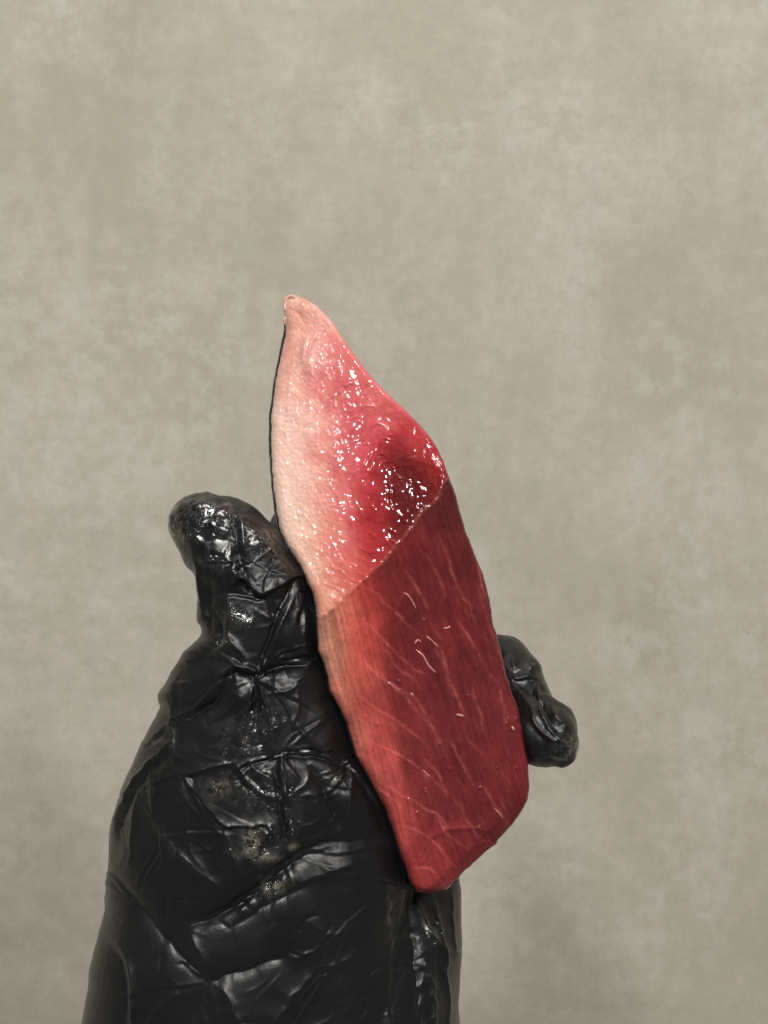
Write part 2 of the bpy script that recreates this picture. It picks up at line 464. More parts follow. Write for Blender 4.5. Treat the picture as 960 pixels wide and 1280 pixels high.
def build_hand(mat):
    parts = [row_tube(THUMB_SIL, THUMB_DEP, 617, 1420),
             row_tube(PALM_SIL, PALM_DEP, 690, 1420),
             # index finger lies behind the fish and peeks out beside the thumb
             ball_chain([(430, 760, 36, 50), (385, 690, 29, 42), (372, 662, 27, 38)]),
             ball_chain([(372, 662, 27, 38), (400, 600, 25, 34), (425, 555, 24, 30)]),
             # middle finger up behind the fish
             ball_chain([(490, 760, 40, 46), (500, 670, 34, 40), (490, 600, 28, 34), (478, 560, 25, 30)]),
             # ring finger curled behind the right half
             ball_chain([(545, 790, 42, 44), (545, 730, 36, 38), (528, 675, 28, 34)]),
             # little finger comes round the right edge, fingertip bent forward
             ball_chain([(560, 930, 42, 44), (596, 870, 36, 43), (622, 832, 26, 44)]),
             ball_chain([(622, 832, 26, 44), (640, 852, 20, 41), (655, 880, 14, 38)]),
             ball_chain([(655, 880, 14, 36), (668, 905, 8, 40), (681, 918, 3, 41)]),
             # slack tip of the glove
             ball_chain([(672, 900, 6, 36), (692, 906, 5, 29), (696, 925, 3, 27)]),
             ball_chain([(690, 930, 2, 26), (702, 941, 1, 17), (711, 946, 0, 9)])]
    V = []; F = []
    for v, f in parts:
        k = len(V); V += [tuple(x) for x in v]; F += [[i + k for i in g] for g in f]
    me = bpy.data.meshes.new('gloved_hand')
    me.from_pydata(V, [], F)
    o = bpy.data.objects.new('gloved_hand', me)
    COL.objects.link(o)
    bm = bmesh.new(); bm.from_mesh(me)
    bm.to_mesh(me); bm.free()
    r = o.modifiers.new('r', 'REMESH'); r.mode = 'VOXEL'; r.voxel_size = 0.00062; r.use_smooth_shade = True
    sm = o.modifiers.new('s', 'SMOOTH'); sm.factor = 0.5; sm.iterations = 12
    sub = o.modifiers.new('sub', 'SUBSURF'); sub.levels = 1; sub.render_levels = 1
    dg = bpy.context.evaluated_depsgraph_get()
    me2 = bpy.data.meshes.new_from_object(o.evaluated_get(dg))
    o.modifiers.clear()
    o.data = me2
    me2.name = 'gloved_hand'
    n = len(me2.vertices)
    co = np.empty(n * 3, np.float32); me2.vertices.foreach_get('co', co); co = co.reshape(-1, 3).astype(float)
    no = np.empty(n * 3, np.float32); me2.vertices.foreach_get('normal', no); no = no.reshape(-1, 3).astype(float)
    px, py = to_px(co)

    G = np.zeros(GX.shape)          # millimetres of relief
    G += 0.5 * fbm(GX, GY, 70, 2, 21)
    FOLDS = [
        # thumb tip
        ([(292, 648), (296, 673), (302, 715)], 'valley', 1.3, 5), ([(300, 650), (305, 680), (312, 712)], 'ridge', .7, 4),
        ([(328, 743), (350, 731), (372, 722), (386, 726)], 'step', 2.2, 9), ([(284, 741), (305, 747), (330, 748)], 'step', -1.8, 6),
        ([(292, 713), (310, 730), (328, 744)], 'ridge', 1.3, 5), ([(302, 724), (316, 740)], 'valley', 3.0, 7),
        ([(335, 662), (352, 690), (366, 715)], 'valley', .7, 4), ([(300, 652), (325, 672), (350, 702)], 'ridge', .8, 5),
        ([(240, 640), (262, 634), (288, 645)], 'ridge', .6, 6), ([(225, 662), (248, 672), (262, 690)], 'ridge', .7, 6),
        ([(255, 690), (275, 692), (298, 706)], 'step', .8, 5), ([(232, 712), (240, 722), (238, 735)], 'valley', 1.2, 4),
        ([(262, 735), (255, 760), (262, 790)], 'valley', 1.2, 6), ([(246, 700), (250, 740), (254, 770)], 'ridge', .9, 5),
        ([(364, 735), (352, 762), (341, 785), (322, 836)], 'valley', 1.1, 2.4), ([(370, 737), (358, 764), (347, 787), (328, 836)], 'ridge', .6, 3),
        ([(281, 782), (292, 803), (309, 823)], 'ridge', 1.0, 5), ([(268, 770), (275, 795), (262, 812)], 'valley', 1.0, 5),
        ([(284, 750), (292, 768), (310, 778)], 'ridge', .8, 4), ([(374, 738), (378, 770), (382, 812)], 'ridge', .9, 4),
        # knuckle crease
        ([(409, 838), (392, 824), (372, 823), (346, 830), (318, 843)], 'step', -2.0, 8), ([(322, 848), (346, 837), (388, 831)], 'valley', 1.8, 5),
        ([(281, 842), (292, 833), (310, 834), (332, 844)], 'ridge', 1.5, 3.2), ([(284, 846), (300, 842), (318, 846)], 'valley', 1.2, 4),
        ([(320, 846), (311, 880), (300, 922)], 'ridge', 1.1, 4), ([(323, 848), (335, 890), (350, 935)], 'ridge', 1.1, 4),
        ([(322, 860), (320, 900), (322, 925)], 'valley', .9, 5),
        ([(278, 852), (256, 872), (239, 888), (219, 898)], 'step', 1.6, 8), ([(282, 858), (260, 884), (236, 898)], 'valley', 1.2, 6),
        ([(219, 896), (216, 925), (219, 957)], 'ridge', .9, 5), ([(214, 855), (228, 853), (240, 857)], 'ridge', .8, 3),
        ([(371, 856), (370, 890), (362, 935)], 'ridge', .7, 3), ([(366, 900), (380, 918), (398, 937)], 'ridge', .7, 3),
        ([(300, 870), (286, 888), (268, 900)], 'ridge', .8, 5), ([(332, 868), (352, 866), (372, 858)], 'ridge', .7, 4),
        # across the ball of the thumb
        ([(436, 953), (418, 943), (396, 939), (363, 939), (327, 952)], 'step', -2.0, 6), ([(330, 955), (365, 947), (400, 948), (434, 958)], 'valley', 1.6, 4),
        ([(349, 948), (354, 980), (358, 1010), (367, 1058)], 'ridge', 1.6, 3.4), ([(344, 952), (347, 985), (352, 1020), (360, 1056)], 'valley', 1.2, 3.4),
        ([(228, 968), (258, 959), (294, 953)], 'ridge', 1.1, 4), ([(228, 968), (252, 998), (279, 1028), (303, 1033), (331, 1032), (345, 1050), (358, 1070)], 'step', 1.7, 9),
        ([(294, 953), (310, 975), (330, 994), (349, 999)], 'ridge', 1.2, 4), ([(290, 962), (306, 985), (326, 1002)], 'valley', .9, 4),
        ([(313, 952), (328, 968), (345, 976)], 'ridge', .8, 3), ([(362, 995), (375, 985), (386, 972)], 'ridge', .9, 3),
        ([(279, 1028), (290, 1065), (301, 1101)], 'ridge', .9, 4), ([(331, 1034), (342, 1056), (352, 1072)], 'ridge', 1.1, 4),
        ([(385, 955), (402, 985), (418, 1015), (430, 1045)], 'valley', 1.4, 8), ([(440, 965), (436, 1000), (428, 1040)], 'ridge', .9, 8),
        ([(365, 1003), (380, 995), (400, 993)], 'ridge', .6, 4), ([(367, 1036), (385, 1032), (400, 1022)], 'ridge', .6, 4),
        # palm
        ([(465, 1050), (430, 1052), (400, 1057), (372, 1069), (349, 1083), (312, 1115), (280, 1136), (232, 1152)], 'step', -1.5, 9),
        ([(232, 1158), (283, 1142), (316, 1121), (352, 1092), (376, 1076), (410, 1066)], 'valley', 1.5, 6),
        ([(371, 1108), (405, 1092), (445, 1078)], 'ridge', .8, 5), ([(286, 1164), (340, 1130), (405, 1096)], 'valley', .9, 6),
        ([(192, 1012), (205, 1040), (225, 1066), (255, 1092), (288, 1118)], 'ridge', 1.2, 7), ([(188, 955), (192, 985), (194, 1015)], 'ridge', 1.1, 5),
        ([(222, 960), (232, 1000), (236, 1050), (262, 1100)], 'ridge', .8, 9), ([(176, 985), (166, 1030), (162, 1080)], 'ridge', .9, 6),
        ([(214, 926), (188, 955), (163, 984), (150, 1010), (141, 1040)], 'ridge', 1.3, 4), ([(216, 938), (190, 962), (168, 990), (152, 1020), (148, 1050)], 'valley', 1.2, 3.5),
        ([(134, 1087), (158, 1122), (188, 1157), (222, 1196), (259, 1226)], 'valley', 1.6, 9),
        ([(259, 1228), (290, 1220), (318, 1211), (362, 1193)], 'valley', 1.3, 7), ([(262, 1220), (252, 1190), (236, 1168)], 'ridge', .9, 6),
        ([(150, 1179), (162, 1205), (168, 1235), (169, 1300)], 'ridge', 1.5, 5), ([(140, 1185), (152, 1215), (157, 1300)], 'valley', 1.0, 5),
        ([(276, 1233), (290, 1255), (304, 1290)], 'ridge', .9, 5), ([(340, 1285), (362, 1250), (390, 1217)], 'ridge', .9, 6),
        ([(225, 1240), (200, 1262), (180, 1290)], 'ridge', .8, 6), ([(395, 1210), (425, 1205), (448, 1180)], 'ridge', .5, 4),
        ([(380, 1150), (410, 1165), (450, 1160)], 'ridge', .4, 8),
        # edge towards the fish and the far side of the cuff
        ([(480, 1010), (492, 1060), (500, 1110), (494, 1160), (482, 1210), (486, 1300)], 'ridge', .9, 7),
        ([(512, 1110), (512, 1150), (520, 1200), (528, 1300)], 'valley', 1.1, 7),
        ([(522, 1130), (532, 1160), (548, 1180), (556, 1200)], 'ridge', 1.3, 3.5), ([(540, 1120), (552, 1170), (556, 1220), (560, 1290)], 'ridge', 1.3, 4),
        ([(530, 1200), (540, 1240), (545, 1300)], 'ridge', .9, 4), ([(565, 1110), (566, 1160), (570, 1200)], 'ridge', .8, 3),
        # little finger
        ([(638, 848), (655, 846), (672, 848)], 'step', 1.1, 5), ([(640, 822), (643, 832), (655, 838)], 'ridge', .9, 4),
        ([(660, 862), (671, 868), (680, 880)], 'valley', 1.6, 5), ([(672, 868), (676, 890), (690, 915), (708, 936)], 'ridge', 1.3, 4),
        ([(688, 872), (693, 892), (706, 905)], 'ridge', 1.0, 4), ([(680, 872), (683, 890), (695, 912)], 'valley', 1.1, 4),
        ([(662, 880), (672, 908), (690, 926), (712, 944)], 'ridge', 1.0, 3.5), ([(665, 945), (690, 945), (710, 948)], 'ridge', .7, 4),
    ]
    thumb = smooth01((1010 - GY) / 160)
    p1 = plates(FOLDS, 4, 40, 0.75); p2 = plates([], 9, 19, 0.30)
    G += blur(p1, 1) * thumb * 1.2 + blur(p1, 26) * (1 - thumb) * 0.75
    G += blur(plates([], 23, 13, 0.42), 1) * smooth01((GX - 612) / 20)
    tipz = np.exp(-((GX - 258) / 50) ** 2 - ((GY - 650) / 40) ** 2)
    G += blur(p2, 1) * (thumb * 1.0 + 0.10)
    G += tipz * (0.35 * fbm(GX, GY, 11, 2, 91) + 0.5 * np.abs(fbm(GX, GY, 26, 2, 92)))
    for k, (pts, kind, amp, w) in enumerate(FOLDS):
        low = np.mean([q[1] for q in pts]) > 1040 and pts[0][0] < 500
        if low:
            stroke(G, pts, 'ridge' if amp > 0 and kind != 'valley' else 'valley', abs(amp) * 0.8, w * 1.5, 2.0, k)
            stroke(G, pts, kind, amp * 0.22, w * 0.45, 2.0, k)
            continue
        stroke(G, pts, kind, amp * (0.62 if kind == 'step' else 0.72), w * 0.55, 2.0, k)
    # fans of sharp tension creases that start at the pinched knots
    rk = np.random.default_rng(12)
    for kx, ky, nn_, L0, L1 in [(320, 846, 12, 35, 90), (352, 945, 12, 30, 90), (367, 1058, 12, 40, 120), (384, 726, 9, 30, 80), (330, 744, 7, 20, 60), (262, 1228, 9, 40, 100),
                                (296, 700, 8, 20, 50), (228, 966, 8, 30, 90), (436, 953, 8, 30, 80), (219, 898, 6, 25, 60), (170, 1290, 7, 50, 130), (160, 1130, 8, 40, 120), (205, 1045, 7, 40, 110), (420, 1200, 7, 40, 120), (500, 1110, 8, 60, 150), (690, 925, 6, 14, 40), (545, 1180, 6, 25, 70)]:
        for q in range(nn_):
            a = rk.uniform(0, 2 * math.pi); L = rk.uniform(L0, L1); cv = rk.normal(0, .22); st = rk.uniform(-6, 10)
            p0 = (kx + st * math.cos(a), ky + st * math.sin(a)); p1_ = (kx + L * .5 * math.cos(a), ky + L * .5 * math.sin(a)); p2_ = (kx + L * math.cos(a + cv), ky + L * math.sin(a + cv))
            am = rk.uniform(.15, .5) * (1 if ky < 1040 else .5); ww = rk.uniform(1.3, 3.2)
            stroke(G, [p0, p1_, p2_], 'ridge', am, ww, 1.2, q + 700)
            off = rk.choice([-1, 1]) * (ww + 1.5)
            stroke(G, [(x_ - off * math.sin(a), y_ + off * math.cos(a)) for x_, y_ in (p0, p1_, p2_)], 'valley', am * .8, ww, 1.2, q + 701)
    # many minor tension creases that follow the hand
    r = np.random.default_rng(5)
    for k in range(260):
        x = r.uniform(130, 560); y = r.uniform(640, 1340)
        a = r.normal(0.9 if x < 300 else 2.3, 0.7); L = r.uniform(14, 55)
        c = r.normal(0, .25)
        pts = [(x, y), (x + L * math.cos(a) / 2, y + L * math.sin(a) / 2), (x + L * math.cos(a + c), y + L * math.sin(a + c))]
        stroke(G, pts, r.choice(['ridge', 'valley', 'step']), r.uniform(.10, .30), r.uniform(1.0, 2.4), 1.5, k + 300)
    h = sample(G, px, py)
    # only the side that faces the photographer takes the drawn folds at full depth; the rest gets looser rumples
    front = smooth01((-no[:, 1] + 0.15) / 0.5)
    rum = 0.9 * fbm(co[:, 0] * 1000 + co[:, 1] * 600, co[:, 2] * 1000, 12, 3, 41) + 0.5 * fbm(co[:, 2] * 1000 - co[:, 1] * 900, co[:, 0] * 1000, 7, 2, 43)
    rum = rum * 0.6 + 1.5 * (0.35 - np.abs(fbm(co[:, 0] * 1000 + co[:, 1] * 700, co[:, 2] * 1000, 15, 3, 49)))
    disp = (h * (0.15 + 0.85 * front) + rum * (1 - front) * 0.9) / 1000
    co2 = co + no * disp[:, None]
    # wet patches
    wet = np.zeros(GX.shape)
    for (x, y, rx, ry, a) in [(255, 650, 45, 28, 1), (285, 700, 30, 14, 1), (330, 680, 34, 16, .9), (352, 700, 14, 14, .9), (300, 775, 20, 12, .9), (276, 800, 14, 10, .7),
                              (322, 905, 30, 18, 1), (281, 925, 8, 20, .9), (305, 935, 10, 12, .8), (330, 990, 28, 30, .9), (355, 940, 50, 8, .9), (368, 1020, 10, 45, .9),
                              (280, 985, 24, 18, .6), (325, 1060, 36, 26, 1), (340, 1112, 18, 14, 1), (420, 970, 20, 8, .8), (540, 1165, 14, 18, .9), (705, 935, 16, 14, 1),
                              (290, 838, 14, 6, .8), (390, 975, 20, 10, .5), (665, 835, 16, 10, .3), (210, 930, 30, 8, .4)]:
        e = ((GX - x) / rx) ** 2 + ((GY - y) / ry) ** 2
        wet = np.maximum(wet, a * np.exp(-e * 0.8))
    wet = smooth01((wet + 0.35 * fbm(GX, GY, 16, 3, 55) - 0.28) / 0.3)
    me2.vertices.foreach_set('co', co2.astype(np.float32).ravel())
    me2.update()
    float_attr(me2, 'wet', sample(wet, px, py) * front)
    smear = np.zeros(GX.shape)
    for (x, y, rx, ry, a) in [(314, 1050, 11, 20, 1), (332, 1070, 18, 8, .8), (341, 1112, 14, 8, .9), (276, 984, 24, 13, .35), (366, 1060, 6, 5, .7), (310, 925, 7, 8, .3), (486, 1150, 4, 40, .25), (300, 776, 10, 7, .3)]:
        smear = np.maximum(smear, a * np.exp(-(((GX - x) / rx) ** 2 + ((GY - y) / ry) ** 2)))
    float_attr(me2, 'smear', sample(smear, px, py) * front)
    me2.materials.clear(); me2.materials.append(mat)
    me2.polygons.foreach_set('use_smooth', np.ones(len(me2.polygons), bool))
    tag(o, 'hand in a wrinkled wet black disposable glove gripping the tuna fillet', 'hand')
    return o, G, wet


def glove_material():
    N = Nodes('black_nitrile')
    co = N.n('ShaderNodeTexCoord').outputs['Object']
    wet = N.attr('wet').outputs['Fac']
    fine = N.noise(co, 900, 4, 0.6)
    blot = N.noise(co, 60, 5, 0.6, 0.5)
    drops = N.n('ShaderNodeTexVoronoi', ins={'Vector': co, 'Scale': 620.0, 'Randomness': 1.0}, feature='F1').outputs['Distance']
    dmask = N.ramp(drops, [(0.15, 1.0), (0.42, 0.0)])
    wn = N.noise(co, 520, 2, 0.5, 0.5)
    wm = N.math('MULTIPLY', wet, N.ramp(N.noise(co, 420, 3, 0.6, 0.6), [(0.40, 0.0), (0.54, 1.0)]))
    base = N.mix(N.ramp(blot, [(0.4, 0.0), (0.7, 1.0)]), (0.0035, 0.0035, 0.0038), (0.006, 0.0058, 0.0058))
    rough = N.math('ADD', 0.31, N.math('MULTIPLY', N.ramp(blot, [(0.35, 0.0), (0.7, 1.0)]), 0.12))
    rough = N.math('MULTIPLY_ADD', wet, -0.16, rough)
    sm = N.math('MULTIPLY', N.attr('smear').outputs['Fac'], N.ramp(N.noise(co, 330, 5, 0.65, 0.8), [(0.42, 0.0), (0.62, 1.0)]))
    base = N.mix(sm, base, N.ramp(N.noise(co, 200, 3), [(0.4, (0.10, 0.10, 0.105)), (0.6, (0.26, 0.235, 0.17))]))
    wh = N.math('MULTIPLY', wm, N.math('ADD', N.math('MULTIPLY', dmask, 0.6), wn))
    b1 = N.bump(fine, 0.16, 0.0003)
    crump = N.noise(co, 150, 5, 0.62, 1.2)
    b1 = N.bump(crump, 0.10, 0.0012, b1)
    b2 = N.bump(wh, 0.8, 0.0007, b1)
    N.set(Base_Color=base, Roughness=rough, Normal=b1)
    N.set(**{'Coat_Weight': wm, 'Coat_Roughness': 0.05, 'Coat_IOR': 1.55, 'Coat_Normal': b2})
    N.b.inputs['Specular IOR Level'].default_value = 0.42
    N.b.inputs['Sheen Weight'].default_value = 0.04
    N.b.inputs['Sheen Roughness'].default_value = 0.4
    return N.m


def water_material():
    N = Nodes('water')
    N.set(Base_Color=(0.02, 0.02, 0.021, 1), Roughness=0.06)
    N.b.inputs['Transmission Weight'].default_value = 0.0
    N.b.inputs['IOR'].default_value = 1.33
    return N.m


hand, HAND_G, HAND_WET = build_hand(glove_material())

# ------------------------------------------------------------------ the tuna fillet
FISH_L = [(368, 362), (370, 357), (374, 354), (382, 353.5), (395, 355), (410, 357), (420, 357), (440, 352.5), (460, 348), (490, 343), (520, 340), (550, 339), (580, 340),
          (610, 342), (640, 346), (665, 352), (685, 361), (705, 374), (720, 382), (740, 391), (755, 395.5), (790, 397), (815, 399), (830, 406), (845, 410), (865, 413), (885, 425),
          (905, 434), (925, 439), (945, 446), (965, 457), (985, 468), (1010, 482), (1040, 493), (1070, 502), (1085, 508), (1100, 513), (1108, 517), (1115, 521)]
FISH_R = [(368, 368), (370, 374), (374, 383), (382, 396), (395, 409), (402, 416), (420, 427), (440, 441), (460, 456), (480, 473), (490, 483), (510, 504), (528, 522),
          (545, 537), (560, 547), (575, 554), (590, 559), (600, 563), (620, 570), (640, 575), (660, 581), (690, 593), (720, 604), (750, 612), (780, 617), (800, 623), (840, 632),
          (865, 640), (885, 647), (905, 651), (925, 654), (950, 659), (970, 661.5), (985, 661.5), (1000, 659), (1015, 651), (1030, 642), (1040, 632), (1047, 624), (1049, 621),
          (1055, 619), (1063, 610), (1072, 600), (1080, 592), (1088, 580), (1096, 574), (1104, 566), (1110, 560), (1115, 548)]
RIDGE = [(396, 773), (410, 765), (421, 757), (450, 729), (476, 703), (498, 678), (512, 661), (527, 641), (541, 628), (553, 610), (562, 596)]


def ridge_side(X, Y):
    """signed distance to the ridge: + above-left (wet end face), - below-right (long cut face)"""
    R = np.array(RIDGE, float)
    best = np.full(X.shape, 1e9); sg = np.ones(X.shape)
    R = np.vstack([R[0] + (R[0] - R[1]) * 8, R, R[-1] + (R[-1] - R[-2]) * 8])
    for a, b in zip(R[:-1], R[1:]):
        d = b - a
        t = np.clip(((X - a[0]) * d[0] + (Y - a[1]) * d[1]) / (d @ d), 0, 1)
        ex = X - a[0] - t * d[0]; ey = Y - a[1] - t * d[1]
        dist = np.hypot(ex, ey); m = dist < best
        best[m] = dist[m]; sg[m] = np.where(d[0] * ey - d[1] * ex < 0, 1, -1)[m]
    return best * sg


def fish_depth(X, Y, rs):
    """depth in mm of the front surface (negative is nearer the camera)"""
    up = -15.5 + np.clip(rs, 0, None) * 0.22 * 0.38 + 2.0 * smooth01((430 - X) / 95) * smooth01(rs / 70)
    lo = -15.5 + np.clip(-rs, 0, None) * 0.22 * 0.13
    d = np.where(rs > 0, up, lo)
    # rounded bulge of the long face and fall-off to the tan side
    d += np.where(rs < 0, 2.0 * smooth01((470 + (Y - 770) * 0.19 - X) / 70) * smooth01(-rs / 60), 0)
    return d


UPPER_COL = [(375, 388, 200, 132, 108), (362, 378, 205, 155, 138), (408, 402, 224, 160, 148), (370, 425, 212, 142, 124), (388, 440, 222, 158, 146), (355, 470, 212, 152, 134), (350, 520, 226, 188, 172),
             (375, 500, 220, 160, 146), (375, 545, 226, 178, 164), (348, 580, 224, 186, 168), (372, 600, 228, 188, 170), (360, 650, 226, 196, 176), (385, 660, 214, 170, 146), (380, 705, 212, 168, 146),
             (402, 740, 198, 132, 106), (398, 765, 190, 125, 98), (415, 428, 206, 98, 94), (432, 442, 205, 88, 86), (400, 480, 205, 92, 90), (440, 480, 192, 68, 74), (470, 490, 200, 80, 80), (480, 515, 190, 62, 68),
             (520, 545, 172, 50, 55), (460, 545, 188, 60, 70), (403, 560, 214, 120, 112), (430, 575, 192, 68, 76), (395, 620, 216, 142, 124), (425, 625, 202, 88, 88), (410, 668, 210, 112, 98), (440, 665, 192, 66, 68),
             (430, 700, 202, 92, 84), (430, 735, 188, 84, 74), (450, 715, 180, 58, 56), (480, 582, 138, 26, 32), (505, 582, 98, 5, 9), (542, 592, 112, 10, 14), (490, 612, 88, 3, 7), (510, 598, 88, 3, 7), (528, 615, 88, 3, 7), (505, 632, 88, 3, 7),
             (470, 650, 145, 26, 32), (500, 652, 94, 4, 8), (475, 690, 145, 30, 34), (455, 675, 165, 42, 44), (548, 565, 165, 40, 44), (455, 600, 182, 54, 62), (462, 625, 160, 36, 44)]
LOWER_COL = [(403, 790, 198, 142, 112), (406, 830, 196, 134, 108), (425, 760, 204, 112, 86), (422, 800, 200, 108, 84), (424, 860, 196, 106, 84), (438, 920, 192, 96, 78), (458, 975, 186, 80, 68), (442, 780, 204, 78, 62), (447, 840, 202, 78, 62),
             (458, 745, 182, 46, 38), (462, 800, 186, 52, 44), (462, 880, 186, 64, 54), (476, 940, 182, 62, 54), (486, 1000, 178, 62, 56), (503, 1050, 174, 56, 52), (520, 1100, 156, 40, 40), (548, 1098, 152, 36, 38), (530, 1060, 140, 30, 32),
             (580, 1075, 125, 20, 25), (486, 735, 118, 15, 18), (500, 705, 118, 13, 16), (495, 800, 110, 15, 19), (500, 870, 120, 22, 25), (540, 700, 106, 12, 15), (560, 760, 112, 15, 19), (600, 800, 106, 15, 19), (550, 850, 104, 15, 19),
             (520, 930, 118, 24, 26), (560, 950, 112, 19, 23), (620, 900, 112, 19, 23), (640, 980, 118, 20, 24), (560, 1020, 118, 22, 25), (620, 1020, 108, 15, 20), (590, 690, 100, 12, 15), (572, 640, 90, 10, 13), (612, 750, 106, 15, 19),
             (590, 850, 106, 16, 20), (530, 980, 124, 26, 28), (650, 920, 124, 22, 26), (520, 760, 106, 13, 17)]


def blend_colours(tab, X, Y, sig):
    w = np.zeros(X.shape); c = np.zeros(X.shape + (3,))
    for x, y, r, g, b in tab:
        k = np.exp(-((X - x) ** 2 + ((Y - y) * 0.75) ** 2) / (2 * sig * sig)) + 1e-6 / (1 + ((X - x) ** 2 + (Y - y) ** 2) / 400)
        w += k; c += k[..., None] * srgb((r, g, b))
    return c / w[..., None]


SINEWS = [  # thin pale sinew lines in the long face
    [(445, 868), (467, 884), (503, 906), (539, 937)], [(465, 928), (481, 937), (513, 952), (541, 976), (562, 992)], [(482, 982), (503, 995), (530, 1010), (548, 1020), (565, 1040)],
    [(495, 1030), (513, 1037), (540, 1050), (560, 1075), (575, 1090)], [(452, 825), (469, 841), (500, 865), (517, 872), (531, 896)], [(582, 920), (603, 944)], [(601, 978), (620, 1009), (634, 1030)],
    [(545, 812), (558, 840), (575, 880), (584, 905)], [(508, 715), (520, 735), (534, 760)], [(540, 802), (552, 815), (567, 872)], [(452, 733), (476, 749), (498, 771), (520, 790)], [(571, 775), (585, 797), (607, 833)],
    [(454, 775), (476, 797), (512, 832), (530, 842)], [(465, 837), (487, 855), (530, 897), (552, 925)], [(508, 1085), (538, 1088), (558, 1112)], [(528, 690), (545, 715), (556, 745)], [(548, 668), (560, 700), (575, 740), (590, 760)],
    [(560, 925), (575, 950), (592, 985)], [(575, 640), (590, 680), (600, 720), (612, 770)], [(596, 730), (606, 768), (622, 808), (634, 848)], [(530, 950), (548, 970), (560, 1000)], [(545, 1020), (560, 1045), (585, 1062)],
    [(480, 810), (500, 838), (520, 850)], [(590, 860), (600, 890), (604, 915)], [(575, 1000), (585, 1030), (600, 1050)], [(622, 850), (630, 885), (632, 925)], [(440, 955), (470, 985), (500, 1010)], [(515, 870), (535, 900), (548, 935)]]


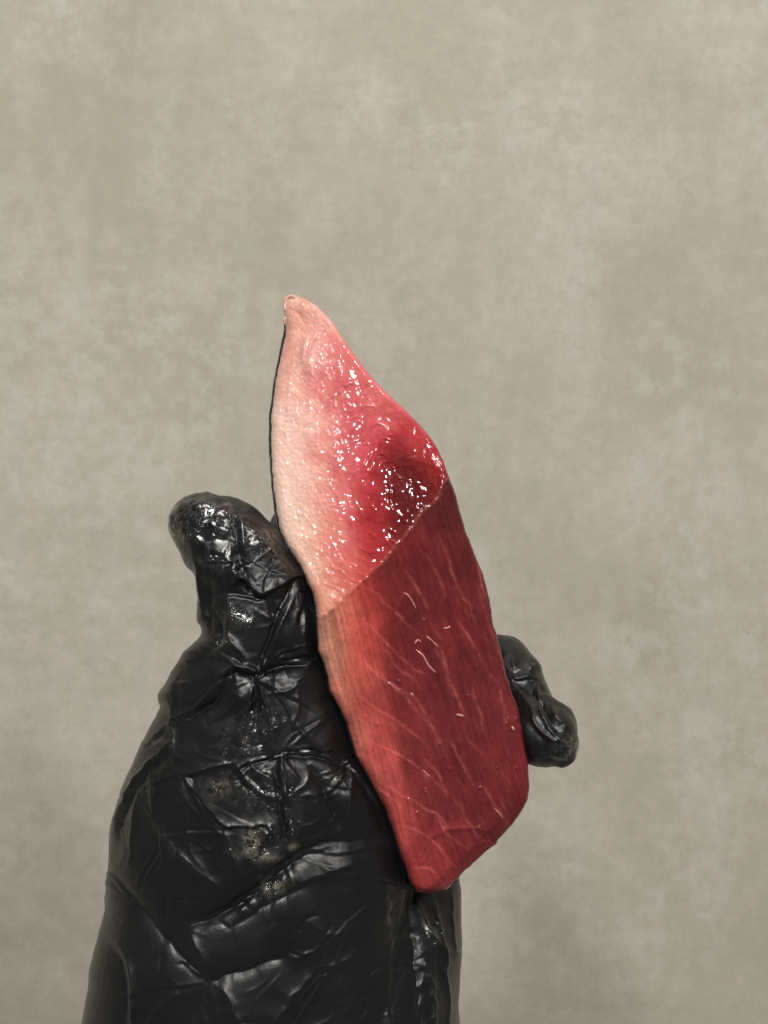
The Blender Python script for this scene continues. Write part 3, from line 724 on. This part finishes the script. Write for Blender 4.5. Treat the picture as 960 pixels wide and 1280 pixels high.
def build_flesh(mat, parent):
    ys = np.arange(368.2, 1115.0, 0.95)
    fl = interp_rows(FISH_L, ys)[0]; fr = interp_rows(FISH_R, ys)[0]
    k = np.ones(5) / 5
    pad = lambda a: np.convolve(np.pad(a, 2, mode='edge'), k, 'valid')
    fl = pad(fl); fr = pad(fr)
    fl += 0.9 * fbm(ys, ys * 0, 14, 3, 4); fr += 1.3 * fbm(ys, ys * 0 + 50, 16, 3, 5) * smooth01((ys - 560) / 60) + 0.5 * fbm(ys, ys * 0 + 80, 9, 2, 6)
    bottom = smooth01((ys - 1040) / 20)
    fr += bottom * 3.6 * fbm(ys, ys * 0 + 20, 13, 3, 9)
    n = len(ys); U = 250
    u = np.linspace(0, 1, U)
    u = u - 0.05 * np.sin(2 * np.pi * u)      # a little denser at the edges
    X = fl[:, None] + (fr - fl)[:, None] * u; Y = np.repeat(ys[:, None], U, 1)
    # the lower end is not cut straight: sag rows
    rs = ridge_side(X, Y) + 3.6 * fbm(X, Y, 17, 4, 8)
    dep = fish_depth(X, Y, rs)
    topd = Y - 368; botd = 1115 - Y
    endround = 5.0 * (1 - np.sqrt(np.clip(1 - (1 - np.clip(topd / 22, 0, 1)) ** 2, 0, 1))) + 2.2 * (1 - np.sqrt(np.clip(1 - (1 - np.clip(botd / 7, 0, 1)) ** 2, 0, 1)))
    e_l = X - fl[:, None]; e_r = fr[:, None] - X
    rl, rr = 12.0, 7.0
    rnd = lambda e, r, mm: mm * (1 - np.sqrt(np.clip(1 - (1 - np.clip(e / r, 0, 1)) ** 2, 0, 1)))
    half = (fr - fl)[:, None] * 0.45
    dep = dep + rnd(e_l, np.minimum(rl, half), 3.0) + rnd(e_r, np.minimum(rr, half), 2.6) + endround
    dep += 1.6 * smooth01((26 - e_r) / 22) * (rs < 0)                                    # bevel down the right edge
    # ---------- relief in mm
    upm = smooth01((rs + 2) / 4); lom = 1 - upm
    rel = 0.9 * fbm(X, Y, 90, 2, 31) * 0.8 + 0.07 * fbm(X, Y, 26, 2, 32)
    # nested muscle rings of the end face
    wx = X + 16 * fbm(X, Y, 36, 3, 33); wy = Y + 16 * fbm(X, Y, 36, 3, 34)
    ang = math.radians(20)
    ax = (wx - 500) * math.cos(ang) + (wy - 618) * math.sin(ang); ay = -(wx - 500) * math.sin(ang) + (wy - 618) * math.cos(ang)
    rad = np.hypot(ax * 1.12, ay * 0.85)
    angw = np.arctan2(wy - 618, wx - 500)
    ph = (rad / 9.5) ** 0.92
    rings = 2 * np.exp(-((ph - np.round(ph)) / 0.17) ** 2) - 0.8
    brk = smooth01((fbm(X, Y, 11, 2, 35) + 0.12) / 0.3)
    ringm = upm * smooth01((X - 392) / 40) * (0.75 * smooth01((82 - rad) / 40) + 0.6 * smooth01((165 - rad) / 40)) * brk * smooth01(rad / 18) * (0.45 + 0.6 * (np.exp(-((angw + 2.0) / 0.75) ** 2) + np.exp(-((angw - 2.1) / 0.7) ** 2)))
    rel += 0.15 * rings * np.clip(ringm, 0, 1)
    # grain beads of fat and flesh
    rel += upm * (0.068 * vnoise(X / 3.3, Y / 3.3, 136) * smooth01((440 - X) / 50)
                  + 0.040 * vnoise(rad / 3.2 + 40, angw * 3.6 + 9, 137) * smooth01((X - 395) / 45) * (0.35 + 0.65 * smooth01((fbm(X, Y, 26, 2, 138) + 0.2) / 0.4)) * smooth01(rad / 14)
                  + 0.03 * vnoise(X / 3.7, Y / 3.7, 139) * smooth01((26 - rs) / 16) + 0.015 * fbm(X, Y, 2.6, 1, 37) + 0.05 * fbm(X, Y, 3.2, 1, 47) * smooth01((450 - X) / 60))
    # long fibres of the cut face, parallel to its left edge
    sk = X - (Y - 770) * 0.27 + 3.5 * fbm(X, Y, 70, 2, 38)
    fib = fbm(sk, Y / 16, 5.0, 3, 39)
    fibw = lom * (0.45 + 0.55 * smooth01((490 + (Y - 770) * 0.2 - X) / 60))
    rel += 0.10 * fib * fibw
    rel += lom * (0.06 * fbm(sk, Y / 2.5, 9, 3, 40) + 0.03 * fbm(X, Y, 3, 1, 42))
    # torn lip along the ridge and nicks
    rel += 0.26 * np.exp(-(rs / 4) ** 2) * (0.5 + 1.6 * fbm(X, Y, 8, 2, 45))
    G = np.zeros(GX.shape)
    Gc = np.zeros(GX.shape)
    for i, s in enumerate(SINEWS):
        stroke(G, s, 'ridge', 0.18, 1.3, 1.6, i); stroke(G, [(a + 2.5, b - 2) for a, b in s], 'valley', 0.14, 2.2, 1.6, i)
        stroke(Gc, s, 'ridge', 1.0, 0.95, 1.6, i)
    for s, a, w in [([(389, 418), (380, 430), (377, 456)], 1.1, 3), ([(395, 416), (387, 434), (384, 460)], .8, 2.4), ([(408, 402), (398, 412), (386, 436), (380, 470)], .5, 4), ([(404, 400), (414, 400), (420, 410)], .6, 4),
                    ([(368, 440), (362, 470), (360, 520)], .4, 5), ([(392, 430), (388, 465), (386, 520)], .35, 4), ([(430, 483), (438, 479), (444, 481)], .5, 3), ([(400, 502), (418, 494), (428, 484)], .4, 2.5),
                    ([(448, 512), (456, 507), (466, 508)], .5, 2), ([(462, 535), (470, 529), (480, 532)], .5, 2), ([(476, 556), (482, 545), (492, 545)], .5, 2), ([(360, 385), (372, 392), (380, 408)], -.7, 4),
                    ([(618, 1066), (615, 1052), (608, 1040)], -1.2, 4), ([(640, 860), (646, 875), (648, 892)], .7, 4), ([(634, 895), (640, 905), (644, 920)], .7, 4), ([(636, 862), (630, 885), (632, 912)], -.6, 3),
                    ([(540, 1045), (575, 1035), (615, 1040)], .8, 5), ([(482, 577), (505, 572), (530, 578), (555, 585)], .22, 3)]:
        stroke(G, s, 'ridge', a, w, 1.0, 3)
    for x, y in [(500, 862), (515, 868), (531, 987), (561, 961), (520, 803), (611, 728), (562, 852), (640, 910), (645, 899), (633, 905), (598, 1035), (605, 1052), (498, 852), (476, 1052), (540, 1046), (556, 1036),
                 (585, 870), (470, 905), (550, 930), (530, 775), (594, 660), (604, 690), (622, 960), (646, 960), (600, 985), (521, 1016)]:
        stroke(G, [(x - 1.5, y - 2), (x, y), (x + 1.5, y + 2)], 'ridge', .45, 1.5, .5, 2)
    r = np.random.default_rng(19)
    for i in range(90):                                      # small loose fibres on the long face
        x = r.uniform(425, 640); y = r.uniform(720, 1060); L = r.uniform(8, 30); a = math.radians(r.normal(62, 9))
        pts = [(x, y), (x + L * math.cos(a), y + L * math.sin(a))]
        stroke(G, pts, 'ridge', r.uniform(.05, .14), r.uniform(.8, 1.6), .8, i); stroke(Gc, pts, 'ridge', r.uniform(.15, .55), r.uniform(.7, 1.2), .8, i)
    for i in range(150):                                     # myomere edges across the end face
        x = r.uniform(400, 560); y = r.uniform(450, 740)
        ex, ey = x - 470, y - 700
        a = math.atan2(ey, ex) + math.pi / 2 + r.normal(0, .25); L = r.uniform(5, 16)
        pts = [(x, y), (x + L / 2 * math.cos(a), y + L / 2 * math.sin(a)), (x + L * math.cos(a + .35), y + L * math.sin(a + .35))]
        stroke(G, pts, 'ridge', r.uniform(.03, .10), r.uniform(.6, 1.1), .8, i)
    sn = sample(G, X, Y) * np.clip(np.minimum(e_l, e_r) / 5, 0, 1)
    rel += sn
    dep_f = dep - rel
    # ---------- colours
    cx = X + 7 * fbm(X, Y, 22, 4, 51); cy = Y + 9 * fbm(X, Y, 22, 4, 52)
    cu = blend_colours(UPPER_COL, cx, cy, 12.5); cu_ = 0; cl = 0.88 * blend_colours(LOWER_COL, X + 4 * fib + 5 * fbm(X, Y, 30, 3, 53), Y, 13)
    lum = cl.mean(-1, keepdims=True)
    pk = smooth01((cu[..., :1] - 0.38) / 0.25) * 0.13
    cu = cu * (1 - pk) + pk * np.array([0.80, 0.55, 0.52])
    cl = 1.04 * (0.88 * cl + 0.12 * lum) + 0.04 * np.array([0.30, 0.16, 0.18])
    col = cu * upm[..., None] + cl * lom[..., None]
    sc = (np.clip(sample(Gc, X, Y), 0, 1) * lom * (0.35 + 0.65 * smooth01((fbm(X, Y, 12, 3, 71) + .25) / .6)))[..., None]
    col = col * (1 - 0.36 * sc) + srgb((205, 112, 106)) * 0.36 * sc
    col *= (1 + 0.34 * fib * fibw + 0.24 * fbm(sk, Y / 14, 2.6, 2, 72) * lom)[..., None]
    col *= (1 + 0.08 * fbm(X, Y, 7, 3, 54) + 0.22 * fbm(X, Y, 24, 3, 58) * lom)[..., None]
    rg = np.clip(ringm, 0, 1) * np.clip(rings, -1, 1)
    col *= (1 + 0.14 * rg)[..., None]
    mott = smooth01((fbm(X, Y, 8, 3, 56) - 0.05) / 0.4) * upm * smooth01((430 - X) / 60 + 0.4)
    col = col * (1 - 0.28 * mott[..., None]) + srgb((232, 196, 172)) * 0.28 * mott[..., None]
    edge = np.exp(-((rs) / 2.5) ** 2)[..., None] * 0.22
    col = col * (1 - edge) + srgb((196, 110, 96)) * edge
    wet = upm * (0.75 + 0.25 * smooth01((X - 380) / 60)) + lom * 0.22
    wet = wet + np.exp(-(rs / 6) ** 2) * 0.4
    wet = np.clip(wet + 0.2 * fbm(X, Y, 30, 3, 57), 0, 1)
    # ---------- ring round each row: front, right side, back, left side
    BACK = 17.0
    SW = 16; BK = 40
    t = np.linspace(0, 1, SW + 2)[1:-1]
    tb = np.linspace(0, 1, BK)
    endk = np.clip(np.minimum(topd[:, :1] / 30, botd[:, :1] / 26), 0, 1) ** 0.5
    back = np.maximum(4 + (BACK - 4) * endk, np.maximum(dep_f[:, :1], dep_f[:, -1:]) + 1.2 + 3 * endk)
    dR = dep_f[:, -1:]; dL = dep_f[:, :1]
    sr = dR + (back - dR) * t; sl = back + (dL - back) * t
    xr = fr[:, None] - 10 * t ** 2 - 2 * np.sin(t * 3.1) * 0 + 1.2 * fbm(ys[:, None] + 0 * t, 40 * t + 0 * ys[:, None], 14, 3, 61) * np.sin(np.pi * t)
    xb = (fr[:, None] - 12) + ((fl[:, None] + 5) - (fr[:, None] - 12)) * tb
    xl = fl[:, None] + 5 * (1 - t) ** 2
    narrow = np.clip((fr - fl)[:, None] / 60, 0, 1)
    xr = fr[:, None] + (xr - fr[:, None]) * narrow
    xb = (fr[:, None] - 12 * narrow) + ((fl[:, None] + 5 * narrow) - (fr[:, None] - 12 * narrow)) * tb
    xl = fl[:, None] + 5 * narrow * (1 - t) ** 2
    # keep the side walls from spreading in perspective: pixel columns are pulled in with depth above
    db = back + 0 * tb + 0.6 * np.sin(tb * np.pi)
    AX = np.hstack([X, xr, xb, xl]); AD = np.hstack([dep_f, sr, db, sl]); AY = np.repeat(ys[:, None], AX.shape[1], 1)
    m = AX.shape[1]
    v = P(AX, AY, AD / 1000).reshape(-1, 3)
    c2 = np.zeros((n, m, 3)); c2[:, :U] = col
    sidec = np.stack([np.convolve(np.pad(col[:, -4, q], 15, mode='edge'), np.ones(31) / 31, 'valid') for q in range(3)], -1)
    sideX = fbm(ys[:, None] / 9 + 0 * t, 90 * t + 0 * ys[:, None], 7, 3, 88)
    c2[:, U:U + SW] = sidec[:, None, :] * (1 + 0.25 * sideX[..., None]); c2[:, U + SW:U + SW + BK] = srgb((120, 30, 34)); c2[:, U + SW + BK:] = col[:, :1, :]
    w2 = np.full((n, m), 0.4); w2[:, :U] = wet
    i = np.arange(n * m).reshape(n, m); j = np.roll(i, -1, 1)
    q = np.stack([i[:-1], i[1:], j[1:], j[:-1]], -1).reshape(-1, 4)
    # end caps as triangle-like quads toward a centre vertex
    vt = v[:m].mean(0); vb = v[-m:].mean(0) + np.array([0, 0, -0.0004])
    nv = len(v)
    v = np.vstack([v, vt, vb])
    cap1 = np.stack([np.full(m // 2, nv), i[0][0:m // 2 * 2:2], i[0][1:m // 2 * 2:2], np.roll(i[0], -2)[0:m // 2 * 2:2]], -1)
    cap2 = np.stack([np.full(m // 2, nv + 1), np.roll(i[-1], -2)[0:m // 2 * 2:2], i[-1][1:m // 2 * 2:2], i[-1][0:m // 2 * 2:2]], -1)
    q = np.vstack([q, cap1, cap2])
    o = fast_mesh('flesh', v, q, mat, parent)
    cc = np.vstack([c2.reshape(-1, 3), c2[0, :1], c2[-1, :1]])
    if len(o.data.vertices) == len(cc):
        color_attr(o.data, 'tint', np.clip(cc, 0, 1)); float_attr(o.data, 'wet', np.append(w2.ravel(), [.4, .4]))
        fatm = smooth01((452 - X) / 60) * upm
        float_attr(o.data, 'fat', np.append(np.pad(fatm, ((0, 0), (0, m - U))).ravel(), [0, 0]))
        float_attr(o.data, 'endface', np.append(np.pad(upm, ((0, 0), (0, m - U))).ravel(), [0, 0]))
    return o, (ys, fl, fr, X, Y, dep_f)


def flesh_material():
    N = Nodes('raw_tuna')
    co = N.n('ShaderNodeTexCoord').outputs['Object']
    tint = N.attr('tint').outputs['Color']
    wet = N.attr('wet').outputs['Fac']
    endf = N.attr('endface').outputs['Fac']
    n1 = N.noise(co, 1500, 3, 0.6)
    n4 = N.noise(co, 750, 1, 0.5)
    n2 = N.noise(co, 520, 4, 0.6, 0.3)
    al = N.mapping(N.mapping(co, (1, 1, 1), (0, -0.264, 0)), (1, 1, 0.09))
    n3 = N.noise(al, 1700, 3, 0.6)
    c = N.mix(N.math('MULTIPLY', N.ramp(n2, [(0.45, 0.0), (0.75, 1.0)]), N.math('MULTIPLY', endf, 0.02)), tint, (1.0, 0.72, 0.62), 'SCREEN')
    c = N.mix(N.math('MULTIPLY', N.math('SUBTRACT', 1.0, endf), 0.3), c, N.ramp(n3, [(0.36, (0.62, 0.52, 0.52)), (0.62, (1.12, 1.12, 1.12))]), 'MULTIPLY')
    c = N.mix(0.22, c, N.ramp(n1, [(0.3, (0.72, 0.66, 0.66)), (0.6, (1, 1, 1))]), 'MULTIPLY')
    b1 = N.bump(N.math('MULTIPLY_ADD', n3, 0.5, n2), 0.30, 0.0004)
    bead = N.n('ShaderNodeTexVoronoi', ins={'Vector': co, 'Scale': 620.0, 'Randomness': 1.0}, feature='SMOOTH_F1').outputs['Distance']
    hb = N.math('ADD', N.math('MULTIPLY', N.math('MULTIPLY', bead, -0.2), endf), N.math('MULTIPLY', n4, N.math('MULTIPLY_ADD', N.attr('fat').outputs['Fac'], 2.1, 0.22)))
    bc = N.bump(hb, 0.48, 0.0007)
    rough = N.math('MULTIPLY_ADD', wet, -0.05, 0.58)
    N.set(Base_Color=c, Roughness=rough, Normal=b1)
    N.set(**{'Coat_Weight': N.math('MULTIPLY_ADD', wet, 0.66, 0.3, clamp=True), 'Coat_Roughness': N.math('MULTIPLY_ADD', wet, -0.07, 0.11), 'Coat_IOR': 1.5, 'Coat_Normal': bc})
    N.set(**{'Subsurface_Weight': 0.15, 'Subsurface_Scale': 0.0010})
    N.b.inputs['Subsurface Radius'].default_value = (1.0, 0.35, 0.25)
    N.b.inputs['Specular IOR Level'].default_value = 0.07
    return N.m


fillet = bpy.data.objects.new('tuna_fillet', None)
fillet.empty_display_size = 0.02
COL.objects.link(fillet)
tag(fillet, 'raw red tuna fillet with pale fatty edge held upright in the gloved hand', 'fish')
flesh, FI = build_flesh(flesh_material(), fillet)
ys_, fl_, fr_, FX, FY, FD = FI


def front_depth(px, py):
    i = int(np.clip(np.searchsorted(ys_, py), 0, len(ys_) - 1))
    return float(np.interp(px, FX[i], FD[i]))


# dark skin along the left side of the fillet
def build_skin():
    N = Nodes('fish_skin')
    co = N.n('ShaderNodeTexCoord').outputs['Object']
    c = N.mix(N.ramp(N.noise(co, 300, 4), [(0.4, 0.0), (0.7, 1.0)]), (0.010, 0.007, 0.010), (0.03, 0.020, 0.027))
    N.set(Base_Color=c, Roughness=0.28)
    ys = np.arange(400, 1106, 3.0)
    fl = np.interp(ys, ys_, fl_); dl = np.interp(ys, ys_, FD[:, 0])
    k = smooth01((ys - 400) / 25)
    prof = [(0.0, 0.15), (-1.6, 0.3), (-3.0, 1.6), (-3.4, 4.0), (-3.2, 8.0), (-1.5, 14.0), (4, 20), (14, 24), (40, 26), (44, 24.4), (14, 22.6), (6, 18.6), (0.4, 13), (-.6, 8), (-.6, 3), (0.4, 1.6)]
    V = []
    for y, x, d, kk, wd in zip(ys, fl, dl, k, np.interp(ys, ys_, fr_ - fl_)):
        thick = 0.45 + 0.2 * math.sin(y * 0.05)
        for a, b in prof:
            a2 = a * (0.6 + 0.4 * kk) if a < 0 else a * kk * min(1.0, wd / 110)
            V.append(P(x + a2 * (1.0 + thick * .5) + 0.8, y, (d + 1.0 + b * (0.35 + .65 * kk) * .8) / 1000))
    V = np.array(V); m = len(prof); n = len(ys)
    i = np.arange(n * m).reshape(n, m); j = np.roll(i, -1, 1)
    q = np.stack([i[:-1], i[1:], j[1:], j[:-1]], -1).reshape(-1, 4)
    return fast_mesh('skin', V, q, N.m, fillet)


skin = build_skin()


def tube(pts3, rads, seg=6):
    pts3 = np.array(pts3); V = []; F = []
    n = len(pts3)
    tan = np.gradient(pts3, axis=0); tan /= np.linalg.norm(tan, axis=1)[:, None] + 1e-12
    for i in range(n):
        t = tan[i]; a = np.cross(t, [0, 1, 0]); a /= np.linalg.norm(a) + 1e-12; b = np.cross(t, a)
        for k in range(seg):
            w = 2 * math.pi * k / seg
            V.append(pts3[i] + rads[i] * (a * math.cos(w) + b * math.sin(w)))
    for i in range(n - 1):
        for k in range(seg):
            F.append((i * seg + k, i * seg + (k + 1) % seg, (i + 1) * seg + (k + 1) % seg, (i + 1) * seg + k))
    F.append(tuple(range(seg))[::-1]); F.append(tuple(range((n - 1) * seg, n * seg)))
    return V, F


def sinew_material():
    N = Nodes('pale_sinew')
    N.set(Base_Color=(0.50, 0.19, 0.17, 1), Roughness=0.25)
    N.set(**{'Subsurface_Weight': 0.5, 'Subsurface_Scale': 0.001, 'Coat_Weight': 0.7, 'Coat_Roughness': 0.1})
    return N.m


SM = sinew_material()
STRANDS = [([(504, 741), (509, 743), (515, 751), (520, 761)], 1.3), ([(520, 812), (529, 820), (536, 832), (545, 841)], 1.6), ([(533, 795), (540, 801), (548, 809)], 1.1),
           ([(554, 785), (559, 785), (563, 782)], 1.5), ([(570, 893), (575, 894), (580, 895)], 1.9), ([(618, 1010), (625, 1018), (629, 1024)], 1.1),
           ([(518, 806), (522, 800), (527, 803)], 1.4), ([(528, 962), (538, 971)], 1.0), ([(531, 988), (534, 990)], 1.9), ([(640, 908), (643, 914)], 2.0),
           ([(513, 866), (518, 871)], 1.3), ([(554, 1112), (560, 1109), (565, 1103)], 1.3)]
for s, w in STRANDS:
    c = curve_pts(s, 1.5)
    t = np.linspace(0, 1, len(c))
    pr = [P(x, y, (front_depth(x, y) + 0.05 - 0.12 * math.sin(math.pi * q)) / 1000) for (x, y), q in zip(c, t)]
    rd = [PX * w * (0.35 + 0.65 * math.sin(math.pi * q)) * (1 + .25 * math.sin(9 * q)) for q in t]
    v, f = tube(pr, rd)
    mesh_obj('sinew', v, f, SM, fillet)


# ------------------------------------------------------------------ water beads and fish scraps
def beads(name, spots, mat, parent, sub=2, squash=0.55):
    V = []; F = []
    bm = bmesh.new(); bmesh.ops.create_icosphere(bm, subdivisions=sub, radius=1)
    bm.verts.index_update()
    bv = np.array([tuple(x.co) for x in bm.verts]); bf = [[x.index for x in f.verts] for f in bm.faces]
    bm.free()
    for p, nrm, r, st, ang in spots:
        nrm = np.array(nrm) / np.linalg.norm(nrm)
        a = np.cross(nrm, [0.1, 0.2, 1]); a /= np.linalg.norm(a); b = np.cross(nrm, a)
        a, b = a * math.cos(ang) + b * math.sin(ang), -a * math.sin(ang) + b * math.cos(ang)
        v = p + r * (bv[:, :1] * a * st + bv[:, 1:2] * b + bv[:, 2:] * nrm * squash)
        k = len(V); V += v.tolist(); F += [[q + k for q in f] for f in bf]
    o = mesh_obj(name, V, F, mat, parent)
    o['kind'] = 'stuff'
    return o


from mathutils.bvhtree import BVHTree
def hand_bvh():
    n = len(hand.data.vertices)
    co = np.empty(n * 3, np.float32); hand.data.vertices.foreach_get('co', co)
    return BVHTree.FromPolygons([tuple(c) for c in co.reshape(-1, 3).tolist()], [tuple(p.vertices) for p in hand.data.polygons])


BV = hand_bvh()


def on_hand(px, py):
    o = Vector((0, -D, 0)); w = Vector(P(px, py, 0)); d = (w - o).normalized()
    h = BV.ray_cast(o, d)
    return (np.array(h[0]), np.array(h[1])) if h[0] is not None else (None, None)


r = np.random.default_rng(3)
spots = []
WETC = [(255, 648, 34, 16, 60), (284, 702, 22, 9, 40), (335, 685, 24, 14, 34), (292, 760, 14, 8, 18), (276, 798, 10, 7, 10), (318, 908, 14, 10, 22), (281, 925, 5, 14, 14), (333, 992, 20, 16, 22),
        (325, 1052, 22, 16, 40), (338, 1112, 12, 9, 16), (362, 1035, 6, 24, 14), (345, 900, 6, 16, 14), (706, 936, 9, 8, 10), (544, 1165, 8, 10, 8), (420, 968, 12, 4, 6), (302, 935, 6, 6, 8)]
for x, y, sx, sy, n in WETC:
    for _ in range(n // 2):
        a, b = r.normal(x, sx * .6), r.normal(y, sy * .6)
        p, nn = on_hand(a, b)
        if p is None:
            continue
        spots.append((p, nn, PX * r.uniform(1.0, 2.4) * (1.5 if r.random() < .1 else 1), r.uniform(1, 1.8), r.uniform(0, 3)))
beads('water_drops', spots, water_material(), hand, 3, 0.32)


# thin clear membrane curling off the tip
MM = Nodes('membrane'); MM.set(Base_Color=(0.66, 0.45, 0.37, 1), Roughness=0.2)
MM.set(**{'Subsurface_Weight': 0.4, 'Subsurface_Scale': 0.001, 'Coat_Weight': 1.0, 'Coat_Roughness': 0.04})
for sq, w in [([(368, 371), (363, 370), (360, 374)], 1.7), ([(358, 377), (356, 383), (357, 389)], 1.5), ([(357, 396), (356, 402), (358, 408)], 1.2)]:
    c = curve_pts(sq, 1.2); t = np.linspace(0, 1, len(c))
    pr = [P(x, y, (front_depth(max(x, 358), max(y, 374)) + 0.25) / 1000) for x, y in c]
    rd = [PX * w * (0.4 + 0.6 * math.sin(math.pi * q)) * (1 + .3 * math.sin(11 * q)) for q in t]
    v, f = tube(pr, rd, 8)
    mesh_obj('membrane', v, f, MM.m, fillet)
